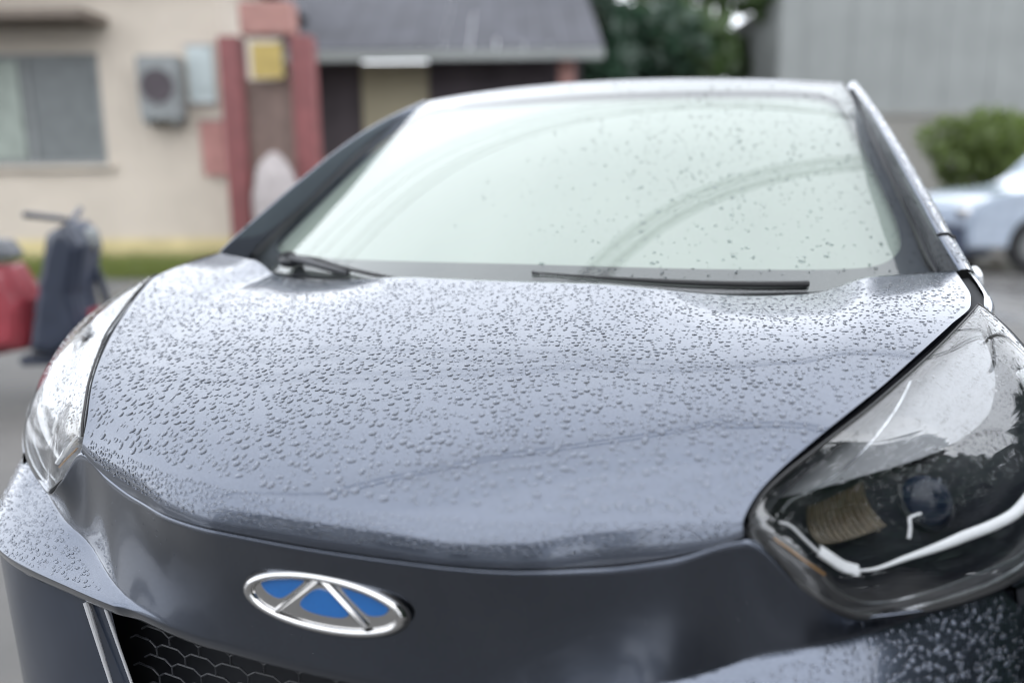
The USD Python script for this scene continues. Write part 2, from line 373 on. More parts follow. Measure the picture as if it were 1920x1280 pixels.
for sd in (0, 1):
    m = blade(.415, .885, .528, .21, -.06, .022, .03)
    m = join(m); obj('bumper_blade', m if sd else mirror(m), 'gloss_black', car, 30)
    for xa, xb_, dy in ((.462, .415, .012), (.418, .345, .016)):
        w = np.linspace(0, 1, 14); x = xa + (xb_-xa)*w; z = .527 + (.385-.527)*w
        if xa < .45: z = .527 + (.34-.527)*w
        m = tube(lp(x, dy, z), .0026*(1-.4*w) if xa < .45 else .0045*(1-.5*w), 8)
        obj('bright_strip', m if sd else mirror(m), 'pale_strip', car, 40)
xx = np.linspace(-.8, .8, 61)
obj('chin', loft([lp(xx, .09, .235), lp(xx, .03, .225), lp(xx, .035, .17), lp(xx, .12, .15)]), 'black_plastic', car, 40)

# oval badge: rim, backing, two ridged legs, three blue fields
def by(x): return bumper(np.asarray(x, float), .45)[..., 1]
ea, eb, ez = .1185, .0408, .6365
th = np.linspace(0, 2*np.pi, 73)
def ering(sa, sb, dy, cx=0, cz=0):
    x = cx + sa*np.cos(th); z = ez + cz + sb*np.sin(th)
    return np.stack([x, bumper(x, np.clip((.713-z)/.17, 0, 1))[..., 1] - dy, z], -1)
BY = .182
def flat(pts, dy): return np.array([(x, BY - dy, z) for x, z in pts])
E0 = lambda sa, sb, dy, cz=0.0: np.stack([sa*np.cos(th), np.full(len(th), BY-dy), ez+cz+sb*np.sin(th)], -1)
prf = [(0, -.012), (0, .001)] + [(.0085*(1-math.cos(q)), .001 + .0095*math.sin(q)) for q in np.linspace(.2, math.pi-.25, 12)]
rim = loft([E0(ea-x, eb-x*.72, h) for x, h in prf] + [E0(ea-.026, eb-.0150, .0030), E0(ea-.060, eb-.026, .0036), E0(.002, .001, .0042)])
emb = obj('emblem', rim, 'chrome', car, 45)
obj('surround', loft([E0(ea+.0026, eb+.0024, .0), E0(ea+.0026, eb+.0024, .0022), E0(ea-.001, eb-.001, .0024)]), 'rubber', emb, 40)
def plate(pts, dy, up=.0012, rnd=3):
    p = np.array(pts, float)
    for _ in range(rnd): p = np.stack([p*.75 + np.roll(p, -1, 0)*.25, p*.25 + np.roll(p, -1, 0)*.75], 1).reshape(-1, 2)
    c = p.mean(0); rows = [flat(c + (p-c)*s, dy + h) for s, h in ((1, -.001), (1, up*.6), (.96, up), (.5, up*1.1), (.01, up*1.1))]
    rows = [np.vstack([r, r[:1]]) for r in rows]; return loft(rows)
obj('blue_field', plate([(-.0925, .6515), (-.079, .6645), (-.045, .6685), (-.017, .6690), (-.045, .6435), (-.063, .6310), (-.083, .6375)], .0042), 'blue_enamel', emb, 30)
obj('blue_field', plate([(.0, .6640), (.040, .6310), (.032, .6215), (.0, .6195), (-.028, .6230), (-.036, .6330)], .0042), 'blue_enamel', emb, 30)
obj('blue_field', plate([(.020, .6690), (.052, .6675), (.082, .6620), (.0955, .6480), (.090, .6370), (.070, .6310), (.058, .6345)], .0042), 'blue_enamel', emb, 30)
def leg(x0, z0, x1, z1, w0, w1):
    d_ = np.array([x1-x0, z1-z0]); n_ = np.array([-d_[1], d_[0]]); n_ /= np.linalg.norm(n_)
    rows = []
    for t in np.linspace(0, 1, 5):
        c = np.array([x0, z0]) + d_*t; w = w0 + (w1-w0)*t
        rows.append(np.vstack([flat([c + n_*w], .003), flat([c + n_*w*.8], .0075), flat([c + n_*w*.12], .0105), flat([c - n_*w*.12], .0105), flat([c - n_*w*.8], .0075), flat([c - n_*w], .003)]))
    return loft(rows)
obj('letter_bar', flip(leg(-.003, .6705, -.0685, .6160, .0042, .0042)), 'chrome', emb, 25)
obj('letter_bar', flip(leg(.003, .6705, .0625, .6160, .0050, .0056)), 'chrome', emb, 25)

# headlights
def lens_grid(off, bulge=.03, s0=0.0, s1=1.0, t0=0.0, t1=1.0, n=60, m=30):
    return grid(lambda s, t: lens(s, t, off, bulge), np.linspace(s0, s1, n), np.linspace(t0, t1, m))
def on(pts, off, n=30):
    p = np.array(pts, float); c = curve([(a, b, 0) for a, b in p])(np.linspace(0, 1, n)); return lens(c[:, 0], c[:, 1], off)
def ribbon(pts, off, width, depth, n=40):
    """a bevelled strip lying along the lens surface: width across, depth towards the lens"""
    p = on(pts, off, n); w = np.broadcast_to(np.asarray(width, float), (n,))
    t = np.gradient(p, axis=0); t /= np.linalg.norm(t, axis=1, keepdims=True)
    nn = np.array([.45, -.62, .64]); nn /= np.linalg.norm(nn)
    b = np.cross(nn, t); b /= np.linalg.norm(b, axis=1, keepdims=True)
    rows = [p + b*w[:, None]*k + nn*depth*h for k, h in ((-.5, -1), (-.5, .6), (-.35, 1), (.35, 1), (.5, .6), (.5, -1))]
    return loft(rows)
for sd in (1, 0):
    M = (lambda m: join(m)) if sd else (lambda m: mirror(join(m)))
    cup = []
    hl = obj('headlight', M(grid(lambda s, t: lens(s, t, .045 - .040*np.clip(1-np.minimum(np.minimum(t, 1-t)*9, np.minimum(s, 1-s)*12), 0, 1)**2, .03), np.linspace(0, 1, 60), np.linspace(0, 1, 40))), 'housing_black', car, 30)
    rim_t = np.linspace(0, 1, 60)
    obj('seal', M(join(tube(LB(rim_t) + np.array([-.002, .004, .0]), .0042, 6), tube(lens(rim_t, .022) + np.array([.0, .0, -.001]), .0024, 6))), 'rubber', hl, 40)
    obj('edge_trim', M(ribbon([(.015, .55), (.10, .955), (.22, .97), (.32, .965), (.45, .965), (.60, .965), (.8, .96)], .006, .0042, .0015, 60)), 'satin_silver', hl, 30)
    obj('edge_trim', M(ribbon([(.15, .775), (.183, .860), (.226, .902), (.299, .911), (.384, .905), (.47, .93), (.6, .94)], .018, .0028, .0015, 60)), 'satin_silver', hl, 30)
    sp_ = on([(.200, .716), (.214, .726), (.25, .735), (.299, .728), (.392, .733), (.451, .757), (.518, .787), (.60, .80), (.70, .78), (.80, .70)], .020, 70)
    obj('light_strip', M(tube(sp_, np.interp(np.linspace(0, 1, 70), [0, .12, .3, 1], [.0012, .0025, .0065, .0085]), 12)), 'light_guide', hl, 40)
    obj('thin_trim', M(ribbon([(.085, .40), (.103, .431), (.125, .53), (.148, .62), (.165, .66)], .016, .0022, .002, 30)), 'light_guide', hl, 30)
    obj('ribbed_reflector', M(ribbon([(.150, .61), (.170, .655), (.190, .70), (.214, .728)], .016, .013, .003, 24)), 'light_guide', hl, 10)
    obj('amber_strip', M(ribbon([(.066, .594), (.086, .65), (.107, .703), (.128, .74), (.150, .775)], .012, .0020, .0015, 30)), 'amber_plastic', hl, 30)
    obj('sky_sheen_panel', M(flip(grid(lambda u, v: lens(.10 + .86*u, .045 + (.12 + .36*np.clip(u*1.6, 0, 1) - .10*u)*v, .030 + .010*(1-v) , .03), np.linspace(0, 1, 50), np.linspace(0, 1, 16)))), 'painted_sky_sheen', hl, 30)  # pale panel added under the lens to paint in its sky reflection
    # turn-signal bowl and projector box
    obj('turn_reflector', M(grid(lambda u, v: lens(.165 + .13*u, .30 + .25*v, .040 - .02*(2*v-1)**2*.6 - .001*np.sin(u*70), .03), np.linspace(0, 1, 50), np.linspace(0, 1, 14))), 'brown_reflector', hl, 20)
    c0 = lens(np.array(.40), np.array(.52), .030); nn = np.array([.45, -.62, .64]); nn /= np.linalg.norm(nn)
    pr = trimesh.creation.icosphere(3, .034); pr.apply_translation(c0 - nn*.022)
    obj('projector_lens', M(pr), 'housing_blue', hl, 40)
    fr_ = np.stack([c0 + .036*(np.cos(q)*np.cross(nn, [0, 0, 1])/np.linalg.norm(np.cross(nn, [0, 0, 1])) + np.sin(q)*np.cross(nn, np.cross(nn, [0, 0, 1]))/np.linalg.norm(np.cross(nn, [0, 0, 1]))) - nn*.01 for q in np.linspace(0, 2*np.pi, 40)])
    obj('projector_ring', M(tube(fr_ - nn*.006, .004, 6)), 'housing_black', hl, 40)
    obj('bracket', M(ribbon([(.312, .647), (.322, .60), (.331, .556), (.349, .56)], .018, .003, .002, 20)), 'light_guide', hl, 20)
    obj('inner_bezel', M(ribbon([(.093, .324), (.124, .237), (.233, .208), (.40, .13), (.552, .057)], .012, .003, .0015, 50)), 'satin_silver', hl, 30)
    ln = obj('lens', M(flip(lens_grid(0.0, t0=.02))), 'lens_clear', hl, True)
    obj('inner_lens', M(flip(lens_grid(.004, t0=.02))), 'lens_clear', hl, True)
    mir = 1 if sd else -1
    rain(lambda s, t: lens(s, t)*np.array([mir, 1, 1]), [(.02, .97), (.03, .97)], 900, .0014, .0034, 11+sd, ln, flat=.36, keep=(lambda u, v, P: v < .52+.25*u), dens=lambda u, v, P: .25+.75*meshkit.noise(P*25, 5))

# windscreen
gv, gs = np.linspace(-.05, 1, 70), np.linspace(-1, 1, 121)
ws_ = obj('windscreen', grid(glass, gs, gv), 'windshield_glass', car, True)
def behind(fn, k):
    def g_(s, v):
        e = 1e-3; p = fn(s, v); n_ = np.cross(fn(s+e, v)-p, fn(s, v+e)-p); n_ /= np.linalg.norm(n_, axis=-1, keepdims=True)
        n_ = n_*np.sign(n_[..., 2:3]); return p - n_*k
    return g_
# black border: outside of a rounded opening
IN = np.array([(.151, .045), (.57, .031), (.825, .025), (.892, .041), (.94, .082), (.959, .133), (.969, .23), (.966, .36), (.960, .508), (.955, .65), (.951, .738), (.948, .82), (.93, .885), (.88, .912), (.831, .920), (.621, .912), (.4, .902), (.192, .897)])
IN = np.vstack([IN, (IN*[-1.022, 1])[::-1]])
for _ in range(3): IN = np.stack([IN*.75 + np.roll(IN, -1, 0)*.25, IN*.25 + np.roll(IN, -1, 0)*.75], 1).reshape(-1, 2)
ctr = np.array([0, .48]); dI = IN - ctr
k_ = np.minimum(1.0/np.maximum(np.abs(dI[:, 0]), 1e-6), np.where(dI[:, 1] > 0, .52/np.maximum(dI[:, 1], 1e-6), .53/np.maximum(-dI[:, 1], 1e-6)))
OU = ctr + dI*k_[:, None]
fr_fn = behind(glass, .004)
rows = [fr_fn(*(IN + (OU-IN)*q).T) for q in np.linspace(0, 1, 6)]
rows = [np.vstack([r, r[:1]]) for r in rows]
obj('black_border', loft(rows), 'frit', ws_, True)
obj('sun_shade', grid(behind(glass, .022), np.linspace(-.985, .985, 80), np.linspace(-.02, .97, 50)), 'sun_shade', car, True)
def wdens(u, v, P):
    g_ = np.exp(-((u-.55)/.42)**2 - ((v-.42)/.38)**2); return np.clip(.12 + .88*g_, 0, 1)*(u > -.35)*np.clip((u+.35)/.5, 0, 1)
rain(glass, [(-.4, .99), (.0, .97)], 900, .0020, .0048, 21, ws_, 'shade_tinted_water', dens=wdens, flat=.6)  # dark drop tint painted in so the beads read as shaded specks
rain(glass, [(.93, .998), (.0, .97)], 300, .0016, .003, 22, ws_, 'shade_tinted_water', flat=.5)

# cowl, wipers
xs = np.linspace(-.80, .80, 61); s_ = xs/.80
ry = hood(s_, 1.0); gb = glass(s_, -.05)
obj('cowl', loft([ry + np.array([0, .004, -.026]), ry*.5 + gb*.5 + np.array([0, 0, -.022]), gb + np.array([0, -.004, -.010]), gb + np.array([0, .03, .0])]), 'black_plastic', car, 30)
def wiper(pts, lift, parent):
    p = np.array([glass(np.array(a), np.array(b)) for a, b in pts]); return p + np.array([0, -.55, .8])*lift
bl = curve([tuple(x) for x in wiper([(.06, .006), (.2, -.003), (.4, -.018), (.56, -.027), (.70, -.030)], .004, car)])(np.linspace(0, 1, 40))
wp = obj('wiper', tube(bl, np.interp(np.linspace(0, 1, 40), [0, .2, .5, 1], [.0020, .0026, .0048, .0062]), 8), 'rubber', car, 40)
obj('blade_end', tube(np.array([bl[0] + np.array([.001, .004, .002]), bl[0], bl[1]]), .003, 6), 'black_plastic', wp, 40)
bl = curve([tuple(x) for x in wiper([(-.80, .004), (-.66, .004), (-.5, -.02), (-.3, -.045)], .012, car)])(np.linspace(0, 1, 40))
wp = obj('wiper', tube(bl, .0045, 8), 'rubber', car, 40)
pv = glass(np.array(-.735), np.array(-.022)) + np.array([0, -.012, .012])
cap = trimesh.creation.icosphere(2, 1.0); cap.apply_scale([.026, .020, .014]); cap.apply_translation(pv)
obj('wiper_pivot', join(cap, cyl(.013, .02, pv + np.array([0, 0, .006]))), 'black_plastic', wp, 40)
obj('wiper_arm', tube(curve([tuple(pv + np.array(q)) for q in ((0, 0, .008), (.05, -.02, .006), (.12, -.05, -.002), (.2, -.075, -.012))])(np.linspace(0, 1, 20)), np.linspace(.011, .006, 20), 8), 'black_plastic', wp, 40)
obj('washer_hose', tube(curve([tuple(pv + np.array(q)) for q in ((-.03, .005, .006), (0, .0, .022), (.03, -.012, .012))])(np.linspace(0, 1, 12)), .004, 6), 'rubber', wp, 40)

# pillars
pv_ = np.linspace(0, 1, 50)
g4, po = curve(S4)(pv_*.985), curve(PO)(pv_)
wd = np.interp(pv_, [0, .25, 1], [.030, .032, .020])
seal = g4 + np.array([.002, -.002, .001]); 
mid = seal*.72 + po*.28 + np.array([0, .006, -.008])
outr = po + np.stack([wd*1.0, wd*1.35, -wd*.25], -1)
outr2 = po + np.stack([wd*1.35, wd*2.6, -wd*1.2], -1)
inner = g4 + np.array([-.004, .002, -.002])
for sd in (1, 0):
    M = (lambda m: join(m)) if sd else (lambda m: mirror(join(m)))
    edge = po + np.array([-.003, .001, -.002])
    pl = obj('pillar', M(loft([mid + np.array([0, .004, -.004]), edge, po + np.array([.002, .002, .0008]), po*.5 + outr*.5 + np.array([.0, -.003, .004]), outr, outr2])), 'car_paint', car, 40)
    obj('pillar_trim', M(loft([inner + np.array([0, .01, -.012]), inner + np.array([0, -.001, .002]), seal, mid])), 'black_plastic', pl, 40)
    q0, q1 = 5, 6
    obj('joint', M(tube(np.array([edge[5], po[5] + np.array([.002, -.001, .001]), (po[5]+outr[5])/2 + np.array([0, -.003, .005]), outr[5] + np.array([.002, 0, 0]), outr2[5]]), .0028, 6)), 'gap_black', pl, 40)
    mir = 1 if sd else -1
    cp, co = curve(PO), outr
    ofn = [PC(pv_, outr[:, q]) for q in range(3)]
    def pface(u, v, mir=mir):
        a = cp(u); b = np.stack([f_(u) for f_ in ofn], -1); m_ = a*(1-v)[..., None] + b*v[..., None]
        return (m_ + np.array([0, -.003, .004])*(4*v*(1-v))[..., None])*np.array([mir, 1, 1])
    if sd: rain(pface, [(.02, .98), (.1, .95)], 520, .0016, .003, 31, pl)

# roof
rs_ = np.linspace(-1, 1, 81); ft = glass(rs_, 1.0)
rows = [ft + np.array([0, .004, -.012]), ft + np.array([0, .004, .0015]), ft + np.array([0, .010, .0045])]
for q, (dy, dz, sc) in enumerate(((.05, .0095, 1.0), (.2, .020, 1.0), (.5, .033, 1.0), (.9, .036, .99), (1.4, .012, .97), (1.8, -.03, .95), (1.95, -.08, .93))):
    r_ = ft.copy(); r_[:, 1] = ft[:, 1]*(1-min(1, dy/1.2)) + (ft[40, 1]+.1)*min(1, dy/1.2) + dy; r_[:, 0] *= sc; r_[:, 2] += dz*(1-.55*np.abs(rs_)**3); rows.append(r_)
obj('roof', flip(loft(rows)), 'car_paint', car, 40)

# fenders, sides, tail, greenhouse, wheels, mirrors
TE = np.array([(.803, .437, .668), (.855, .487, .697), (.890, .55, .748), (.893, .63, .81), (.882, .705, .865), (.850, .772, .913), (.812, .815, .951), (.822, .90, .966), (.820, 1.034, .984), (.845, 1.14, .985)])
tf = curve(TE)(np.linspace(0, 1, 60)) + np.array([.003, .003, -.004])
yy = np.linspace(0, 1, 40)
rows = []
for k, w in enumerate(np.linspace(0, 1, 34)):
    bot = np.stack([np.interp(tf[:, 1], [.43, .55, .8, 1.2], [.86, .90, .905, .905]), np.maximum(tf[:, 1], .48), np.full(60, .24)], -1)
    cr = np.interp(tf[:, 1], [.43, .75, .9], [.3, .6, 1])[:, None]; q = min(1, w/.2)*math.pi/2; kn = tf + np.array([.020, 0, -.036])*cr; c0 = tf + (kn-tf)*np.array([math.sin(q), 1, 1-math.cos(q)]); v_ = max(0, (w-.2)/.8)
    p = c0*(1-v_) + bot*v_; p[:, 0] += .02*math.sin(math.pi*v_); rows.append(p)
def cut(m, cy, cz, r):
    v, f = m; c = v[f].mean(1); keep = np.hypot(c[:, 1]-cy, c[:, 2]-cz) > r; return v, f[keep]
fen = cut(loft(rows), 1.02, .31, .345)
sy = np.concatenate([np.linspace(1.14, 4.3, 120)])
def side(z, y):
    x = np.interp(z, [.2, .32, .5, .72, .88, .985], [.86, .895, .905, .91, .893, .845]); return x*np.interp(y, [1.1, 3.6, 4.1, 4.32], [1, 1, .965, .90])
sd_m = loft([np.stack([side(z, sy), sy, np.full(len(sy), z)], -1) for z in np.linspace(.2, .985, 26)])
sd_m = cut(cut(sd_m, 1.02, .31, .345), 3.66, .31, .345)
for m in both(fen): obj('fender', m, 'car_paint', car, 40)
for m in both(sd_m): obj('body_side', m, 'car_paint', car, 40)
for c in (1.02, 3.66):
    a_ = np.linspace(-.1, math.pi+.1, 40); arc = np.stack([np.full(40, .905), c + .35*np.cos(a_), .31 + .35*np.sin(a_)], -1)
    for m in both(tube(arc, .022, 8)): obj('arch_trim', m, 'black_plastic', car, 40)
obj('underbody', join(box(-.80, .80, 1.42, 3.25, .20, .9), box(-.62, .62, .50, 4.2, .22, .70)), 'gap_black', car)
zz = np.linspace(0, 1, 14)
tl = [np.stack([np.linspace(-.815, .815, 41)*np.interp(w, [0, .7, 1], [1, 1, .93]), 4.30 + .08*np.sin(np.pi*w) + .09*(1-np.linspace(-1, 1, 41)**2), np.full(41, .22 + .76*w)], -1) for w in zz]
obj('tailgate', flip(loft(tl)), 'car_paint', car, 40)
obj('rear_window', loft([np.stack([np.linspace(-.76, .76, 31), np.full(31, 4.33) + .06*(1-np.linspace(-1, 1, 31)**2), np.full(31, .97)], -1), np.stack([np.linspace(-.56, .56, 31), np.full(31, 3.74), np.full(31, 1.37)], -1)]), 'frit', car, 40)
belt = np.stack([np.linspace(.84, .77, 60), np.linspace(1.14, 4.28, 60), np.full(60, .983)], -1)
ry_ = np.linspace(1.99, 3.80, 60); rail = np.stack([np.interp(ry_, [1.99, 3.2, 3.8], [.630, .628, .585]), ry_, np.interp(ry_, [1.99, 2.6, 3.3, 3.8], [1.385, 1.40, 1.405, 1.35])], -1)
for m in both(loft([belt, belt*.5 + rail*.5 + np.array([.025, 0, 0]), rail])): obj('side_window', m, 'frit', car, 40)
for m in both(tube(rail + np.array([0, 0, -.006]), .016, 10)): obj('roof_rail', m, 'car_paint', car, 40)
for c in (1.02, 3.66):
    for sd in (1, 0):
        M = (lambda m: join(m)) if sd else (lambda m: mirror(join(m)))
        prof = np.array([(.17, -.10), (.25, -.108), (.30, -.10), (.318, -.07), (.32, 0), (.318, .07), (.30, .10), (.25, .108), (.17, .10)])
        ty = trimesh.creation.revolve(prof[:, [0, 1]], sections=48); ty.apply_transform(trimesh.transformations.rotation_matrix(math.pi/2, [0, 1, 0])); ty.apply_translation([.79, c, .32])
        wh = obj('wheel', M(ty), 'rubber', car, 40)
        sp = [cyl(.20, .02, (.80, c, .32), 'x', 40), cyl(.05, .05, (.86, c, .32), 'x', 20)]
        for q in range(5):
            b_ = box(.845, .872, -.025, .025, .03, .20, .004); b_.apply_transform(trimesh.transformations.rotation_matrix(q*2*math.pi/5, [1, 0, 0])); b_.apply_translation([0, c, .32]); sp.append(b_)
        obj('rim', M(join(*sp)), 'satin_silver', wh, 30)
# ---------------------------------------------------------------- ground and street (x right, y away, turned 19.8 degrees to the car)
ROT = 19.794
ch_, sh_ = math.cos(math.radians(ROT)), math.sin(math.radians(ROT))
def st(u, d, z=0.0): return (CAM[0] + ch_*u - sh_*d, CAM[1] + sh_*u + ch_*d, z)
look('asphalt', {'tc': ('texture_coordinate', {}), 'n': ('noise_texture', {'scale': 0.9, 'detail': 6.0, 'roughness': 0.6}), 'n2': ('noise_texture', {'scale': 120.0, 'detail': 3.0}),
    'n3': ('noise_texture', {'scale': 0.55, 'detail': 5.0, 'distortion': 0.6}), 'wet': ('rgb_ramp', {'ramp': [(0.44, (1.0,)*3), (0.54, (0.0,)*3)]}), 'sep': ('separate_color', {}),
    'ro': ('map_range', {'from_min': 0.0, 'from_max': 1.0, 'to_min': 0.75, 'to_max': 0.12}), 'dk': ('mix', {'mix_type': 'multiply', 'color2': (0.55, 0.55, 0.57)}),
    'r': ('rgb_ramp', {'ramp': [(0.3, (0.06, 0.06, 0.058)), (0.7, (0.115, 0.11, 0.104))]}), 'b': ('bump', {'strength': 0.25, 'distance': 0.006}), 'p': ('principled_bsdf', {})},
    [('tc.object', 'n.vector'), ('tc.object', 'n2.vector'), ('tc.object', 'n3.vector'), ('n.fac', 'r.fac'), ('n3.fac', 'wet.fac'), ('wet.color', 'sep.color'), ('sep.r', 'ro.value'), ('ro.result', 'p.roughness'),
     ('sep.r', 'dk.fac'), ('r.color', 'dk.color1'), ('dk.color', 'p.base_color'), ('n2.fac', 'b.height'), ('b.normal', 'p.normal')])
plain('wall_beige', (0.47, 0.415, 0.35), 0.85, var=0.06, scale=1.5, bump=0.2)
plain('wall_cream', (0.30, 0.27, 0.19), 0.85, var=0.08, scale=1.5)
plain('plinth_yellow', (0.50, 0.42, 0.22), 0.85, var=0.15, scale=3)
plain('soffit_brown', (0.13, 0.105, 0.085), 0.8)
plain('roof_slate', (0.045, 0.046, 0.056), 0.9, var=0.25, scale=2)
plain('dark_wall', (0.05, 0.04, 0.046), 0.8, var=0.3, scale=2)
plain('red_paint', (0.15, 0.045, 0.045), 0.5, var=0.2, scale=5)
plain('salmon_paint', (0.26, 0.13, 0.11), 0.6, var=0.15, scale=5)
plain('brown_panel', (0.14, 0.095, 0.08), 0.7, var=0.25, scale=6)
plain('yellow_sign', (0.30, 0.22, 0.06), 0.5)
plain('pale_blue', (0.38, 0.43, 0.43), 0.5)
plain('ac_grey', (0.17, 0.18, 0.18), 0.5)
plain('white_plastic', (0.30, 0.27, 0.265), 0.6)
plain('pink_cloth', (0.40, 0.21, 0.19), 0.9)
plain('window_grey', (0.12, 0.13, 0.13), 0.3)
plain('curtain', (0.24, 0.27, 0.24), 0.8, var=0.15, scale=4)
plain('wall_pale', (0.50, 0.51, 0.52), 0.85, var=0.1, scale=0.7)
plain('concrete', (0.17, 0.165, 0.15), 0.85, var=0.15, scale=0.8)
plain('sheet_grey', (0.175, 0.185, 0.18), 0.8, var=0.1, scale=1)
plain('bark', (0.10, 0.075, 0.055), 0.9, var=0.3, scale=10)
def leafmat(name, c):
    c = np.array(c); look(name, {'oi': ('geometry', {}), 'r': ('rgb_ramp', {'ramp': [(0.0, tuple(c*.6)), (1.0, tuple(c*1.5))]}), 'p': ('principled_bsdf', {'roughness': 0.5}), 't': ('translucent_bsdf', {}), 'm': ('mix_closure', {'fac': 0.35})},
        [('oi.random_per_island', 'r.fac'), ('r.color', 'p.base_color'), ('r.color', 't.color'), ('p.BSDF', 'm.closure1'), ('t.BSDF', 'm.closure2')], 'm.closure')
leafmat('leaf_dark', (0.035, 0.075, 0.045)); leafmat('leaf_mid', (0.07, 0.12, 0.035)); leafmat('leaf_light', (0.12, 0.17, 0.04)); leafmat('grass_blade', (0.18, 0.22, 0.05))

g = trimesh.Trimesh([(-400, -400, 0), (400, -400, 0), (400, 400, 0), (-400, 400, 0)], [(0, 1, 2), (0, 2, 3)])
obj('ground', g, 'asphalt', None, False, kind='structure')

def T(name, label, cat, u, d, z=0, turn=0, group=None): return thing(name, label, cat, st(u, d, z), ROT + turn, group)

# beige house on the left; local x runs along its front from the left end
h = T('beige_house', 'beige rendered house with a grey window, left of the red gate', 'house', -11.0, 12.0)
def pierced(x0, x1, z0, z1, holes, y0, y1):
    """a wall slab in boxes round its rectangular openings (x0, x1, z0, z1)"""
    out = []; xs = sorted({x0, x1, *[v for q in holes for v in q[:2]]})
    for a_, b_ in zip(xs[:-1], xs[1:]):
        zs = sorted([(q[2], q[3]) for q in holes if q[0] <= a_+1e-6 and q[1] >= b_-1e-6]); z = z0
        for c, d_ in zs: out.append(box(a_, b_, y0, y1, z, c)); z = d_
        out.append(box(a_, b_, y0, y1, z, z1))
    return join(*out)
obj('wall', join(pierced(0, 7.05, .32, 4.0, [(3.2, 5.30, 1.37, 2.88)], 0, .2), box(0, .2, .2, 6, .32, 4), box(6.85, 7.05, .2, 6, .32, 4), box(.2, 6.85, 5.8, 6, .32, 4)), 'wall_beige', h)
obj('plinth', box(-.02, 7.07, -.03, 6.02, 0, .32), 'plinth_yellow', h)
wn = obj('window', join(pierced(3.2, 5.30, 1.37, 2.88, [(3.27, 4.21, 1.44, 2.81), (4.29, 5.23, 1.44, 2.81)], .04, .10)), 'ac_grey', h)
obj('pane', box(3.27, 4.21, .06, .07, 1.44, 2.81), 'window_grey', wn); obj('pane', box(4.29, 5.23, .065, .075, 1.44, 2.81), 'window_grey', wn)
obj('curtain', box(3.28, 4.15, .03, .05, 1.46, 2.80), 'curtain', wn)
obj('sill', box(3.1, 5.4, -.08, .04, 1.31, 1.369), 'wall_beige', wn)
obj('soffit', box(-.5, 5.5, -.75, .0, 3.22, 3.34), 'soffit_brown', h)
rf = obj('roof', trimesh.convex.convex_hull(np.array([(-.6, -.9, 3.98), (7.3, -.3, 4.02), (7.3, 6.6, 4.02), (-.6, 6.6, 3.98), (.4, 3, 5.6), (6.4, 3, 5.6)])), 'roof_slate', h, False)
ac = T('air_conditioner', 'dark grey air conditioner box on the beige wall right of the window', 'air conditioner', -5.05, 11.99, 1.95)
obj('casing', box(0, .55, -.30, -.01, .0, .85, .02), 'ac_grey', ac); obj('fan_grille', cyl(.22, .02, (.27, -.31, .45), 'y', 32), 'dark_wall', ac)
[obj('bracket', box(q, q+.04, -.3, -.01, -.06, -.002), 'ac_grey', ac) for q in (.05, .45)]
sg = T('wall_notice', 'pale blue notice board on the beige wall beside the air conditioner', 'sign', -4.45, 11.99, 2.2)
obj('board', box(0, .36, -.04, -.01, 0, .75, .004), 'pale_blue', sg); [obj('frame_strip', box(-.02, .38, -.05, -.005, q, q+.028), 'white_plastic', sg) for q in (-.03, .752)]
pk = T('hanging_cloth', 'pink cloth hanging on the beige wall next to the red gate', 'cloth', -4.35, 11.95, 1.2)
xx = np.linspace(0, .4, 20); obj('cloth', loft([np.stack([xx + .03*w, -.03*np.sin(xx*40 + w*2) - .02*w, np.full(20, .75*(1-w))], -1) for w in np.linspace(0, 1, 8)]), 'pink_cloth', pk, 40)
obj('rail', tube([(-.03, .0, .76), (.43, .0, .76)], .012, 6), 'ac_grey', pk)

# red gate
gt = T('red_gate', 'dark red gate frame with brown panels between its posts', 'gate', -3.85, 11.6)
for x0, x1 in ((0, .30), (.95, 1.25)): obj('post', box(x0, x1, -.15, .15, 0, 3.0, .02), 'red_paint', gt)
obj('lintel', box(.32, 1.02, -.17, .17, 3.003, 3.42, .02), 'salmon_paint', gt)
for k in range(4): obj('panel', box(.31 + .16*k, .31 + .16*k + .15, -.03, .03, .15, 2.45), 'brown_panel', gt)
[obj('rail', box(.30, .95, .04, .09, q, q+.1), 'red_paint', gt) for q in (.4, 2.0)]
ys = T('yellow_sign', 'square yellow sign hung between the red gate posts', 'sign', -3.38, 11.4, 2.45)
obj('plate', box(0, .40, -.02, .02, 0, .44, .005), 'yellow_sign', ys); [obj('hanger', tube([(q, 0, .44), (q, .02, .62)], .006, 5), 'ac_grey', ys) for q in (.06, .34)]
sk = T('white_sack', 'white sack standing at the foot of the red gate', 'sack', -3.12, 11.2, .0)
b_ = trimesh.creation.icosphere(3, 1.0); v = b_.vertices*[.30, .25, .72]; v = v*(1 + .12*meshkit.noise(v*6, 2)[:, None]); b_ = trimesh.Trimesh(v + [0, 0, .72], b_.faces); obj('bag', b_, 'white_plastic', sk, True)
obj('tie', tube([(.08*math.cos(q), .08*math.sin(q), 1.40) for q in np.linspace(0, 6.28, 12)], .02, 5), 'white_plastic', sk)

